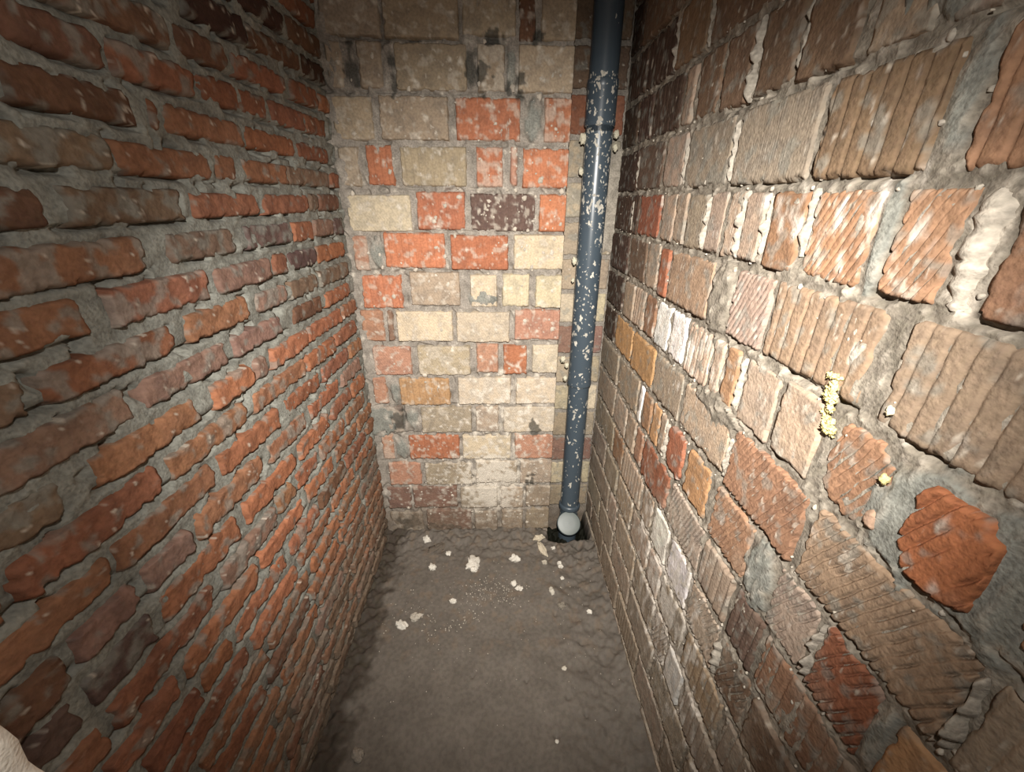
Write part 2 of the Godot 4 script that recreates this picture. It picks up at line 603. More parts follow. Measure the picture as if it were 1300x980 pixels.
	rows.reverse()
	var joints := []
	var slopes := []
	for i in rows.size():
		var lower: float = rows[i - 1][0] if i > 0 else rows[i][0] - 0.0725
		joints.append(0.5 * (lower + rows[i][0]))
		slopes.append(rows[i][1] if i == 0 else 0.5 * (rows[i][1] + rows[i - 1][1]))
	var fills := ["Lr", "Lo", "Lc", "Lb", "Lo", "Lp+", "Lc"]
	var dark := ["Lb", "Lr", "Lk", "Lb"]
	for i in rows.size():
		var r: Array = rows[i]
		var up: float = rows[i + 1][0] if i + 1 < rows.size() else r[0] + 0.0725
		var dn: float = joints[i]
		var hi: float = 0.5 * (r[0] + up)
		course(w, dn + 0.0085, hi - 0.0085, r[1], 0.16 + 0.06 * (i % 2), 1.735, r[2], dark if r[0] > 1.9 else fills, 0.016, 0.245)
	# bed joints: dark gaps here and there under the bricks, mortar squeezed out elsewhere
	var look := func(u: float, v: float, jv: float) -> Array:
		var lo := n_low.get_noise_2d(u * 1.6 + 10.0, v * 2.2)
		var md := n_mid.get_noise_2d(u + 10.0, v * 1.4)
		var fi := n_fine.get_noise_2d(u + 10.0, v)
		var n := -0.0012 + lo * 0.005 + md * 0.0035 + fi * 0.0012
		var gap := smoothstep(-0.12, 0.12, n_mid.get_noise_2d(u * 0.35 + 90.0, v * 0.9) + 0.05)
		n -= gap * 0.020 * exp(-pow((jv - 0.0095) / 0.0048, 2.0))
		var hole := n_low.get_noise_2d(u * 3.0 + 77.0, v * 3.0)
		if hole > 0.40:
			n -= (hole - 0.40) * 0.09
		var cc: Color = tone.mortar
		cc = cc * (1.0 + md * 0.22 + lo * 0.18 + fi * 0.12)
		return [n, cc]
	mortar_bed(w, 0.05, 1.77, 0.0052, 0.008, joints, slopes, -0.03, TOP, look)


func back_wall() -> void:
	var w := new_wall("wall_back", "back wall of cream and orange hollow clay bricks", Vector3(0, 0, ZB), Vector3(1, 0, 0), Vector3(0, 0, 1), false, 20.0)
	solid(w, "core", Vector3(0.5 * (XL - 0.1 + XP - 0.012), TOP * 0.5, ZB - 0.16), Vector3(XP - 0.012 - XL + 0.1, TOP, 0.28))
	# from the floor up: [joint height below, bricks]
	var rows := []
	rows.append([0.0, [-0.565, -0.391, "Pg+", -0.378, -0.139, "Pp%", -0.128, -0.004, "Pt%", 0.013, 0.13, "Pt%", 0.139, 0.264, "Pt"]])
	rows.append([0.15, [-0.565, -0.443, "Pp", -0.436, -0.208, "Pp%", -0.198, -0.003, "Pt*", 0.008, 0.129, "Pt%", 0.138, 0.264, "Gt"]])
	rows.append([0.30, [-0.541, -0.379, "Pe", -0.364, -0.13, "Yt*", -0.115, 0.095, "Yt%", 0.106, 0.264, "Yt"]])
	rows.append([0.45, [-0.558, -0.497, "Pe+", -0.431, -0.185, "Gf%", -0.175, 0.063, "Yy", 0.078, 0.264, "Ye"]])
	rows.append([0.60, [-0.533, -0.44, "Pg+", -0.361, -0.122, "Yt", -0.107, 0.004, "Yt", 0.023, 0.264, "Yy+"]])
	rows.append([0.75, [-0.563, -0.498, "Pe", -0.447, -0.215, "Gh", -0.183, 0.061, "Yy+", 0.08, 0.264, "Yy"]])
	rows.append([0.90, [-0.545, -0.376, "Ye", -0.353, -0.119, "Yt+", -0.096, 0.004, "Ge", 0.022, 0.131, "Gf!", 0.149, 0.264, "Yy"]])
	rows.append([1.05, [-0.575, -0.476, "Pe", -0.467, -0.437, "Pp", -0.428, -0.189, "Yy", -0.178, 0.053, "Yy", 0.07, 0.264, "Ge"]])
	rows.append([1.20, [-0.555, -0.388, "Gf", -0.358, -0.152, "Yt", -0.114, 0.0, "Yy", 0.017, 0.133, "Gy!", 0.154, 0.264, "Yy"]])
	rows.append([1.35, [-0.568, -0.506, "Pe+", -0.446, -0.203, "Gf", -0.187, 0.046, "Gf", 0.063, 0.264, "Yy"]])
	rows.append([1.50, [-0.568, -0.324, "Yy", -0.308, -0.12, "Gf", -0.104, 0.148, "Gm%", 0.159, 0.264, "Gf"]])
	rows.append([1.65, [-0.575, -0.5, "Pt", -0.477, -0.376, "Gf!", -0.354, -0.109, "Gt", -0.078, 0.024, "Gf+", 0.047, 0.078, "Pe", 0.093, 0.264, "Gf"]])
	rows.append([1.80, [-0.575, -0.432, "Pt", -0.414, -0.169, "Yt", -0.147, 0.086, "Gf", 0.167, 0.264, "Gf+"]])
	rows.append([1.95, [-0.572, -0.514, "Pt", -0.469, -0.383, "Pt", -0.345, -0.098, "Yt", -0.067, 0.031, "Yt+", 0.073, 0.264, "Yt"]])
	rows.append([2.10, [-0.573, -0.378, "Pt", -0.371, -0.121, "Yt", -0.114, 0.068, "Gt", 0.073, 0.132, "Gb", 0.146, 0.264, "Pt"]])
	rows.append([2.25, [-0.573, -0.42, "Pt", -0.405, -0.16, "Pt", -0.148, 0.095, "Yt", 0.11, 0.264, "Pt"]])
	rows.append([2.40, [-0.573, -0.33, "Yt", -0.315, -0.07, "Pt", -0.055, 0.19, "Pt", 0.2, 0.264, "Pt"]])
	var joints := []
	var slopes := []
	for r in rows:
		joints.append(r[0])
		slopes.append(0.0)
		var l: Array = r[1]
		for k in range(0, l.size(), 3):
			var look: String = l[k + 2]
			var opt := {"smear": 0.5 if look.contains("+") else 0.06 if look.contains("!") else 0.22, "chalk": 0.62 if look.contains("*") else 0.30 if look.contains("%") else 0.02 if look.contains("!") else 0.08}
			if l[k + 1] > 0.26:
				opt.side = 0.125
			brick(w, l[k], l[k + 1], r[0] + 0.0065 + rng.randf_range(-0.002, 0.002), r[0] + 0.1435 + rng.randf_range(-0.002, 0.002), rng.randf_range(-0.006, 0.006), look[0], look[1], opt)
	joints.append(2.55)
	slopes.append(0.0)
	# mortar patches: [u, v, radius across, radius up, height]
	var patches := [[-0.54, 0.67, 0.07, 0.08, 0.006], [-0.465, 0.82, 0.02, 0.06, 0.006], [-0.462, 0.52, 0.03, 0.06, 0.005], [-0.475, 1.42, 0.028, 0.06, 0.006], [0.127, 1.875, 0.034, 0.062, 0.009], [-0.40, 0.68, 0.03, 0.05, 0.004], [-0.06, 1.24, 0.07, 0.03, 0.008], [0.05, 2.03, 0.02, 0.06, 0.006]]
	var look2 := func(u: float, v: float, jv: float) -> Array:
		var lo := n_low.get_noise_2d(u * 1.6 + 20.0, v * 2.2)
		var md := n_mid.get_noise_2d(u + 20.0, v)
		var fi := n_fine.get_noise_2d(u + 20.0, v)
		var n := -0.0015 + lo * 0.003 + md * 0.0035 + fi * 0.001
		var gap := smoothstep(0.0, 0.25, n_mid.get_noise_2d(u * 0.3 + 60.0, v * 0.9))
		n -= gap * 0.012 * exp(-pow((jv - 0.004) / 0.004, 2.0))
		n -= smoothstep(0.06, 0.3, n_low.get_noise_2d(u * 2.5 + 44.0, v * 2.5)) * 0.012
		var pt := 0.0
		for q in patches:
			var d2: float = pow((u - q[0]) / q[2], 2.0) + pow((v - q[1]) / q[3], 2.0) + md * 0.8
			if d2 < 1.0:
				n = lerpf(n, q[4] + md * 0.003, smoothstep(1.0, 0.5, d2))
				pt = maxf(pt, smoothstep(1.0, 0.5, d2))
		if u < -0.53:
			n += (-0.53 - u) * 0.25
		var cc: Color = tone.backmortar
		cc = cc.lerp(tone.grey, pt) * (1.0 + md * 0.25 + lo * 0.2 + fi * 0.15)
		return [n, cc]
	mortar_bed(w, XL - 0.02, XP - 0.004, 0.0045, 0.0045, joints, slopes, -0.03, TOP, look2, 0.125)
	# round splashes of lime plaster thrown against the bricks
	var st := SurfaceTool.new()
	st.begin(Mesh.PRIMITIVE_TRIANGLES)
	for k in 900:
		var u := rng.randf_range(-0.56, 0.255)
		var v := rng.randf_range(0.05, 2.1)
		var dens := 0.22 + 0.9 * exp(-pow((v - 1.6) / 0.35, 2.0)) * smoothstep(-0.35, 0.1, u) + 1.0 * exp(-pow((v - 0.25) / 0.2, 2.0)) * exp(-pow((u + 0.08) / 0.2, 2.0))
		if rng.randf() > dens * 0.8:
			continue
		splash(st, w.at(u, v, 0.006), w, rng.randf_range(0.002, 0.0105) * (0.7 if rng.randf() < 0.6 else 1.0), tone.pale)
	st.generate_normals()
	var sp := put("lime_splash", st.commit(), mat_chalk, w.node)
	sp.set_meta("kind", "stuff")


# a thin, uneven blob stuck to a wall
func splash(st: SurfaceTool, at: Vector3, w: Wall, r: float, col: Color) -> void:
	var seg := 9
	var a0 := rng.randf() * TAU
	var stretch := rng.randf_range(0.7, 1.5)
	var k := rng.randf_range(0.8, 1.08)
	st.set_color(Color(col.r * k, col.g * k, col.b * k))
	var rim := []
	var inner := []
	for i in seg:
		var a := a0 + TAU * i / seg
		var rr := r * rng.randf_range(0.7, 1.25)
		var dirv := w.du * cos(a) + Vector3(0, stretch * sin(a), 0)
		rim.append(at + dirv * rr - w.dn * 0.003)
		inner.append(at + dirv * rr * 0.75 + w.dn * r * 0.16)
	var top := at + w.dn * (r * 0.26)
	for i in seg:
		var j := (i + 1) % seg
		tri(st, rim[i], rim[j], inner[j], w.flip)
		tri(st, rim[i], inner[j], inner[i], w.flip)
		tri(st, inner[i], inner[j], top, w.flip)


func tri(st: SurfaceTool, a: Vector3, b: Vector3, c: Vector3, flip: bool) -> void:
	st.add_vertex(a)
	if flip:
		st.add_vertex(b)
		st.add_vertex(c)
	else:
		st.add_vertex(c)
		st.add_vertex(b)


func niche_wall() -> void:
	var w := new_wall("wall_niche", "narrow brick back of the niche behind the drain pipe", Vector3(0, 0, ZN), Vector3(1, 0, 0), Vector3(0, 0, 1), false, 25.0)
	solid(w, "core", Vector3(0.40, TOP * 0.5, ZN - 0.10), Vector3(0.36, TOP, 0.16))
	var joints := []
	var slopes := []
	var k := 0
	var v := 0.065
	while v < TOP:
		joints.append(v)
		slopes.append(0.0)
		var col := "Pt"
		if v > 1.7 and v < 1.95:
			col = "Pr"
		elif v > 1.95:
			col = "Pn"
		elif k % 3 == 1:
			col = "Py"
		elif k % 4 == 2:
			col = "Pp"
		var opt := {"smear": 0.62 if v > 1.45 and v < 1.8 else 0.2, "chalk": 0.1}
		var cut := 0.37 + 0.06 * (k % 2)
		brick(w, 0.235, cut, v + 0.0065, v + 0.1415, 0.0, col[0], col[1], opt)
		brick(w, cut + 0.012, 0.487, v + 0.0065, v + 0.1415, 0.0, col[0], col[1], opt)
		v += 0.148
		k += 1
	var look := func(u: float, vv: float, _jv: float) -> Array:
		var md := n_mid.get_noise_2d(u + 25.0, vv)
		var n := -0.001 + md * 0.004
		if u > 0.435 and vv > 1.42 and vv < 1.80:
			n += 0.012 + md * 0.008
			return [n, tone.pale * (0.62 + md * 0.25)]
		return [n, tone.backmortar * (0.95 + md * 0.25)]
	mortar_bed(w, 0.23, 0.50, 0.006, 0.006, joints, slopes, -0.32, TOP, look)


func right_wall() -> void:
	var w := new_wall("wall_right", "right wall of large ribbed brown hollow bricks with smeared mortar", Vector3(XR, 0, 0), Vector3(0, 0, -1), Vector3(-1, 0, 0), true, 30.0)
	solid(w, "core", Vector3(XR + 0.085, TOP * 0.5, -0.93), Vector3(0.12, TOP, 2.1))
	var rows := []   # [lower joint, bricks], from the top down
	rows.append([2.375, []])
	rows.append([2.23, []])
	rows.append([2.083, []])
	rows.append([1.937, [0.70, 0.932, "Pb", 0.944, 1.182, "Pb", 1.198, 1.382, "Pb", 1.402, 1.63, "Gk", 1.645, 1.85, "Gk"]])
	rows.append([1.79, [0.42, 0.56, "Pg+", 0.575, 0.672, "Pp+", 0.69, 0.81, "Pb", 0.825, 0.94, "Pb", 0.965, 1.075, "Pb", 1.088, 1.205, "Pb", 1.222, 1.285, "Pp+", 1.30, 1.52, "Gk", 1.53, 1.66, "Gk", 1.672, 1.86, "Pk"]])
	rows.append([1.645, [0.24, 0.485, "Gc", 0.522, 0.715, "Gb", 0.724, 0.96, "gg", 0.982, 1.205, "Pg+", 1.217, 1.36, "Pp+", 1.375, 1.605, "Pm+", 1.618, 1.86, "Pk"]])
	rows.append([1.505, [0.16, 0.408, "Pc", 0.452, 0.533, "Dc%", 0.562, 0.685, "Dc%", 0.70, 0.795, "Pc", 0.806, 0.876, "gp", 0.89, 0.944, "gp%", 0.956, 1.03, "gp", 1.042, 1.145, "gg%", 1.152, 1.22, "gp", 1.228, 1.33, "Pp+", 1.34, 1.545, "Pr", 1.556, 1.86, "Gk"]])
	rows.append([1.355, [0.20, 0.465, "Gn", 0.497, 0.722, "Gn", 0.73, 0.855, "Dp", 0.95, 1.20, "ge", 1.212, 1.285, "Pr", 1.295, 1.40, "Pp+", 1.412, 1.60, "Pm", 1.612, 1.86, "Gk"]])
	rows.append([1.208, [0.412, 0.515, "Dc~", 0.536, 0.638, "Pp%", 0.646, 0.754, "Pp", 0.775, 0.83, "Pc", 0.838, 0.884, "gp*", 0.892, 1.022, "Gp*", 1.032, 1.13, "gw%", 1.142, 1.25, "gw%", 1.256, 1.355, "Pc", 1.365, 1.47, "Gp", 1.48, 1.605, "Pp", 1.616, 1.86, "Pk"]])
	rows.append([1.06, [0.12, 0.243, "Gg", 0.254, 0.496, "Dn", 0.512, 0.735, "Dc", 0.75, 0.985, "gp", 0.997, 1.20, "gg", 1.208, 1.432, "Ph!", 1.44, 1.67, "Ph!", 1.68, 1.86, "Pk"]])
	rows.append([0.913, [0.15, 0.288, "Ph", 0.308, 0.413, "Dr", 0.424, 0.524, "Dt", 0.602, 0.75, "Dc", 0.778, 0.902, "Ph!", 0.916, 1.03, "Pr~", 1.046, 1.095, "Pp*", 1.10, 1.165, "Ph!", 1.172, 1.252, "Pc", 1.26, 1.30, "Pw*", 1.31, 1.56, "Pp+", 1.57, 1.86, "Pg"]])
	rows.append([0.767, [0.28, 0.503, "Gc", 0.512, 0.604, "Gm", 0.615, 0.742, "Gp", 0.752, 0.955, "Dt", 0.968, 1.19, "Pr~", 1.20, 1.272, "Pc", 1.282, 1.385, "Pp", 1.395, 1.56, "Pp+", 1.57, 1.86, "Pg"]])
	rows.append([0.622, [0.26, 0.482, "Pb", 0.492, 0.598, "Db", 0.612, 0.755, "Dt%", 0.765, 0.90, "Pw*", 0.912, 1.032, "Pw*", 1.042, 1.14, "Pp", 1.15, 1.375, "Gp", 1.385, 1.52, "Pc", 1.53, 1.86, "Pg"]])
	rows.append([0.477, [0.30, 0.528, "Gg", 0.54, 0.73, "Gn", 0.742, 0.90, "gg", 0.912, 1.01, "gp", 1.02, 1.20, "Pp", 1.21, 1.40, "Pp*", 1.41, 1.60, "Pg", 1.61, 1.86, "Pg"]])
	rows.append([0.332, [0.42, 0.68, "Gg", 0.692, 0.79, "Pw*", 0.80, 0.90, "Dp*", 0.912, 1.10, "gg", 1.112, 1.35, "Pp", 1.36, 1.48, "Pp*", 1.49, 1.86, "Pg"]])
	rows.append([0.187, [0.40, 0.60, "Gg", 0.61, 0.85, "gg", 0.862, 1.11, "Pg", 1.12, 1.36, "gp", 1.37, 1.6, "Pg", 1.61, 1.86, "Pg"]])
	rows.append([0.042, []])
	rows.append([-0.10, []])
	rows.reverse()
	var joints := []
	var slopes := []
	var fill := ["Pg", "gn", "Gn", "Pb", "Pp+"]
	var dark := ["Pb", "Gk", "Pk", "Pb"]
	for i in rows.size():
		var lo: float = rows[i][0]
		var hi: float = rows[i + 1][0] if i + 1 < rows.size() else lo + 0.145
		joints.append(lo)
		slopes.append(0.0)
		if absf(lo - 1.208) < 0.001:
			course(w, lo + 0.006, hi - 0.006, 0.0, 0.405, 1.86, rows[i][1], fill, 0.012, 0.25)
		else:
			course(w, lo + 0.006, hi - 0.006, 0.0, 0.10 + 0.1 * (i % 2), 1.862, rows[i][1], dark if lo > 1.9 else fill, 0.012, 0.25)
	# the broken brick in the big mortar patch, and a sliver above it
	brick(w, 0.284, 0.378, 1.218, 1.340, 0.0, "D", "o", {"round": 0.036, "rag": 0.0045, "proud": 0.013, "per": 0.016, "smear": 0.08, "chalk": 0.08})
	brick(w, 0.12, 0.252, 1.225, 1.335, 0.0, "D", "c", {"round": 0.036, "rag": 0.005, "proud": 0.012, "per": 0.016, "smear": 0.1})
	brick(w, 0.405, 0.43, 1.226, 1.262, 0.0, "P", "e", {"round": 0.015, "proud": 0.010, "smear": 0.05})
	joints.append(2.52)
	slopes.append(0.0)
	# [u, v, radius along, radius up, height, colour]
	var patches := [[0.36, 1.275, 0.075, 0.085, 0.006, "grey"], [0.25, 1.275, 0.09, 0.085, 0.006, "grey"], [0.905, 1.425, 0.05, 0.085, 0.009, "rightmortar"], [0.47, 1.43, 0.018, 0.08, 0.0, "rightmortar"], [0.565, 0.985, 0.045, 0.08, 0.007, "grey"], [0.43, 1.57, 0.02, 0.08, 0.0, "pale"], [0.45, 1.845, 0.17, 0.045, 0.010, "grey"], [0.548, 1.58, 0.013, 0.08, 0.003, "grey"], [0.525, 1.23, 0.016, 0.06, 0.002, "rightmortar"], [0.298, 0.99, 0.014, 0.07, 0.004, "grey"], [0.505, 1.72, 0.016, 0.07, 0.002, "grey"], [0.83, 1.20, 0.10, 0.03, 0.008, "rightmortar"]]
	var look := func(u: float, v: float, jv: float) -> Array:
		var lo := n_low.get_noise_2d(u * 1.6 + 30.0, v * 2.2)
		var md := n_mid.get_noise_2d(u + 30.0, v * 1.3)
		var fi := n_fine.get_noise_2d(u + 30.0, v)
		var n := -0.0012 + lo * 0.003 + md * 0.004 + fi * 0.0018
		var gap := smoothstep(0.0, 0.25, n_mid.get_noise_2d(u * 0.3 + 160.0, v * 0.9) - 0.04)
		n -= gap * 0.011 * exp(-pow((jv - 0.0045) / 0.004, 2.0))
		var cc: Color = tone.rightmortar
		for q in patches:
			var d2: float = pow((u - q[0]) / q[2], 2.0) + pow((v - q[1]) / q[3], 2.0) + md * 0.7 + fi * 0.3
			if d2 < 1.0:
				var k := smoothstep(1.0, 0.6, d2)
				n = lerpf(n, q[4] + md * 0.004 + fi * 0.001, k)
				cc = cc.lerp(tone[q[5]], k)
		var crumb := smoothstep(0.10, 0.35, n_fine.get_noise_2d(u * 0.8 + 200.0, v * 0.8) + md * 0.25)
		n += crumb * 0.0025
		cc = cc.lerp(tone.pale, crumb * 0.3) * (1.0 + md * 0.25 + lo * 0.15 + fi * 0.15)
		return [n, cc]
	mortar_bed(w, 0.05, 1.88, 0.005, 0.0075, joints, slopes, -0.30, TOP, look)
	# pale mortar ridges squeezed out of upright joints: [u, from, to, width, height]
	for r in [[0.953, 1.795, 1.93, 0.012, 0.012], [1.392, 1.945, 2.06, 0.014, 0.012], [0.81, 1.80, 1.92, 0.010, 0.008], [0.97, 1.66, 1.77, 0.008, 0.008], [1.19, 1.945, 2.05, 0.008, 0.006], [0.432, 1.515, 1.635, 0.026, 0.010], [0.80, 1.53, 1.63, 0.010, 0.010], [0.884, 1.515, 1.64, 0.013, 0.012], [1.036, 1.515, 1.63, 0.012, 0.012], [0.692, 1.54, 1.64, 0.016, 0.008], [1.21, 1.66, 1.75, 0.009, 0.008], [0.763, 1.225, 1.34, 0.013, 0.008], [0.743, 1.075, 1.17, 0.010, 0.008], [0.418, 0.925, 1.045, 0.010, 0.012], [0.249, 1.07, 1.19, 0.010, 0.014], [1.04, 0.92, 1.04, 0.012, 0.010], [1.612, 1.52, 1.62, 0.012, 0.010], [1.61, 1.66, 1.76, 0.010, 0.008], [0.605, 0.63, 0.75, 0.014, 0.012]]:
		ridge(w, r[0], r[1], r[2], r[3], r[4])
	var st := SurfaceTool.new()
	st.begin(Mesh.PRIMITIVE_TRIANGLES)
	for k in 520:
		var u := rng.randf_range(0.2, 1.8)
		var v := rng.randf_range(0.2, 1.9)
		if rng.randf() < 0.5:
			v = joints[rng.randi() % joints.size()] + rng.randfn(0.0, 0.012)
			if v < 0.1 or v > 1.95:
				continue
		splash(st, w.at(u, v, 0.003), w, rng.randf_range(0.0010, 0.0042), tone.pale * 0.8)
	st.generate_normals()
	var sp := put("lime_splash", st.commit(), mat_chalk, w.node)
	sp.set_meta("kind", "stuff")


func ridge(w: Wall, u: float, v0: float, v1: float, width: float, height: float) -> void:
	var nu := 7
	var nv := maxi(8, int((v1 - v0) / 0.005))
	var p := PackedVector3Array()
	var c := PackedColorArray()
	var centre := w.at(u, 0.5 * (v0 + v1), 0.0)
	for j in nv:
		var t := j / float(nv - 1)
		var v := lerpf(v0, v1, t)
		var env := sqrt(maxf(0.0, 1.0 - pow(2.0 * t - 1.0, 4.0))) * (0.75 + 0.9 * n_mid.get_noise_2d(u * 3.0 + 5.0, v * 2.0))
		env = maxf(env, 0.05)
		var off := 0.004 * n_mid.get_noise_2d(u + 8.0, v)
		for i in nu:
			var s := i / 3.0 - 1.0
			var n := height * env * (1.0 - s * s) + 0.0015 * n_fine.get_noise_2d(u + s * width, v) - 0.004 * absf(s)
			p.append(w.at(u + off + s * width * 0.5 * (0.5 + env), v, n + 0.002) - centre)
			c.append(tone.pale * ((0.62 if width < 0.02 else 0.9) + 0.3 * n_fine.get_noise_2d(u + s, v * 2.0)))
	put("mortar_ridge", sheet(nu, nv, p, c, w.flip), mat_mortar, w.node, centre)


func in_pit(x: float, z: float) -> float:
	# 1 well inside the hole that the pipe goes down into
	var a := smoothstep(0.252, 0.272, x + 0.01 * n_mid.get_noise_2d(z, x)) * smoothstep(0.482, 0.466, x)
	return a * smoothstep(-1.664, -1.684, z + 0.012 * n_mid.get_noise_2d(x * 0.8, z + 3.0))


func floor_height(x: float, z: float) -> float:
	var lo := n_low.get_noise_2d(x * 0.8 + 100.0, z * 0.8)
	var md := n_mid.get_noise_2d(x * 0.8 + 100.0, z * 0.8)
	var rough := clampf(smoothstep(-0.44, -0.58, x) + smoothstep(0.12, 0.42, x) * 0.6 + smoothstep(-1.45, -1.72, z) * 0.8, 0.0, 1.0)
	var h := lo * 0.007 + md * 0.003 * (0.1 + rough) + rough * (md * 0.014 + n_fine.get_noise_2d(x * 0.5, z * 0.7 + 9.0) * 0.008)
	h += 0.012 * smoothstep(-0.52, -0.60, x) + 0.02 * smoothstep(0.40, 0.50, x)
	# trowel waves on the right and a low ridge in front of the back wall
	h += 0.004 * sin(34.0 * (z + 0.35 * x) + 5.0 * lo) * smoothstep(0.05, 0.3, x) * smoothstep(-0.8, -1.1, z)
	h += 0.02 * smoothstep(-1.62, -1.74, z + 0.05 * lo) * (1.0 - smoothstep(0.18, 0.26, x))
	# small holes poked in the mud
	for q in [[0.188, -0.80, 0.012], [0.10, -0.98, 0.008], [0.24, -1.25, 0.010], [0.245, -0.92, 0.012], [-0.10, -1.00, 0.006], [0.33, -1.12, 0.013], [0.30, -0.86, 0.010]]:
		var d2 := pow(x - q[0], 2.0) + pow(z - q[1], 2.0)
		h -= 0.014 * exp(-d2 / (q[2] * q[2] * 0.6))
	return h


func mud_floor() -> void:
	var nu := 190
	var nv := 330
	var p := PackedVector3Array()
	var c := PackedColorArray()
	for j in nv:
		var z := lerpf(-1.90, 0.5, pow(j / float(nv - 1), 1.15))
		for i in nu:
			var x := lerpf(XL - 0.03, XR + 0.03, i / float(nu - 1))
			var pit := in_pit(x, z)
			var h := floor_height(x, z)
			p.append(Vector3(x, lerpf(h, -0.10 + 2.0 * h, pit), z))
			var k := 0.5 + 0.6 * n_low.get_noise_2d(x * 1.1 + 7.0, z * 1.1) + 0.3 * n_mid.get_noise_2d(x + 60.0, z)
			var cc: Color = tone.mud * (0.86 + 0.26 * k)
			var lime := smoothstep(0.18, 0.5, n_mid.get_noise_2d(x * 0.6 + 33.0, z * 0.6) + 0.25 * n_fine.get_noise_2d(x, z)) * smoothstep(-0.95, -1.2, z)
			cc = cc.lerp(tone.dust, lime * 0.45)
			var edge_shade := smoothstep(-0.465, -0.53, x + 0.05 * n_low.get_noise_2d(x * 2.0, z * 2.0) + 0.03 * n_mid.get_noise_2d(x, z))  # shade among the rough crumbs along the left wall, painted as darker mud
			cc = cc.lerp(lin("443c34"), edge_shade * 0.85)
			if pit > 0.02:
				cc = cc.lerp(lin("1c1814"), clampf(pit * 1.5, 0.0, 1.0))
			cc.a = 1.0
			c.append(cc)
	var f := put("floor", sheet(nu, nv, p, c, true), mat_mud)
	tag(f, "dark grey floor of smoothed mud with crumbs along the walls", "floor", "", "structure")
	put("slab", box_mesh(Vector3(1.4, 0.1, 2.9)), mat_mud, f, Vector3(-0.04, -0.40, -0.65))


# ---------- the pipe ----------

# a body of revolution about +y: profile of (radius, height) pairs from bottom to top
func lathe(profile: Array, seg: int, texture_span: float) -> ArrayMesh:
	var v := PackedVector3Array()
	var nn := PackedVector3Array()
	var uv := PackedVector2Array()
	var idx := PackedInt32Array()
	var m := profile.size()
	for j in m:
		var a: Vector2 = profile[maxi(j - 1, 0)]
		var b: Vector2 = profile[mini(j + 1, m - 1)]
		var t := (b - a).normalized()
		for i in seg + 1:
			var ang := TAU * i / seg
			v.append(Vector3(cos(ang) * profile[j].x, profile[j].y, sin(ang) * profile[j].x))
			nn.append(Vector3(cos(ang) * t.y, -t.x, sin(ang) * t.y).normalized())
			uv.append(Vector2(i / float(seg), 1.0 - profile[j].y / texture_span))
	for j in m - 1:
		for i in seg:
			var q := j * (seg + 1) + i
			idx.append_array(PackedInt32Array([q, q + 1, q + seg + 1, q + 1, q + seg + 2, q + seg + 1]))
	var arr := []
	arr.resize(Mesh.ARRAY_MAX)
	arr[Mesh.ARRAY_VERTEX] = v
	arr[Mesh.ARRAY_NORMAL] = nn
	arr[Mesh.ARRAY_TEX_UV] = uv
	arr[Mesh.ARRAY_INDEX] = idx
	var mesh := ArrayMesh.new()
	mesh.add_surface_from_arrays(Mesh.PRIMITIVE_TRIANGLES, arr)
	return mesh


# dark grey plastic with plaster splashes; the splashes gather where plaster was thrown on the wall beside
func pipe_texture() -> Array:
	var wpx := 512
	var hpx := 2048
	var im := Image.create(wpx, hpx, false, Image.FORMAT_RGB8)
	var ro := Image.create(wpx, hpx, false, Image.FORMAT_RGB8)
	im.fill(Color("46515a"))
	ro.fill(Color(0.30, 0.30, 0.30))
	var r := RandomNumberGenerator.new()
	r.seed = 99
	for k in 2600:
		var h := r.randf_range(0.0, 2.3)
		var dens := 0.34
		if h > 1.5 and h < 2.03:
			dens = 1.0
		elif h >= 2.03:
			dens = 0.05
		elif h > 1.0:
			dens = 0.62
		elif h > 0.75:
			dens = 0.45
		else:
			dens = 0.3
		if r.randf() > dens:
			continue
		var big := r.randf() < 0.22
		var rx := r.randf_range(5.0, 13.0) if big else r.randf_range(1.5, 5.0)
		var ry := rx * r.randf_range(0.5, 1.5) * 0.6
		blob(im, ro, r, r.randf() * wpx, hpx * (1.0 - h / 2.62), rx, ry)
	return [ImageTexture.create_from_image(im), ImageTexture.create_from_image(ro)]


func blob(im: Image, ro: Image, r: RandomNumberGenerator, cx: float, cy: float, rx: float, ry: float) -> void:
	var ph := [r.randf() * TAU, r.randf() * TAU, r.randf() * TAU]
	var k := r.randf_range(0.78, 1.0)
	var col := Color(0.83 * k, 0.81 * k, 0.76 * k)
	var tilt := r.randf_range(-0.6, 0.6)
	for y in range(int(cy - ry * 1.8), int(cy + ry * 1.8) + 1):
		if y < 0 or y >= im.get_height():
			continue
		for x in range(int(cx - rx * 1.8), int(cx + rx * 1.8) + 1):
			var dx := (x - cx) / rx
			var dy := (y - cy) / ry + dx * tilt
			var a := atan2(dy, dx)
			var lim := 1.0 + 0.28 * sin(2.0 * a + ph[0]) + 0.22 * sin(3.0 * a + ph[1]) + 0.15 * sin(5.0 * a + ph[2])
			if dx * dx + dy * dy < lim * lim:
				var px := posmod(x, im.get_width())
				im.set_pixel(px, y, col)
				ro.set_pixel(px, y, Color(0.9, 0.9, 0.9))


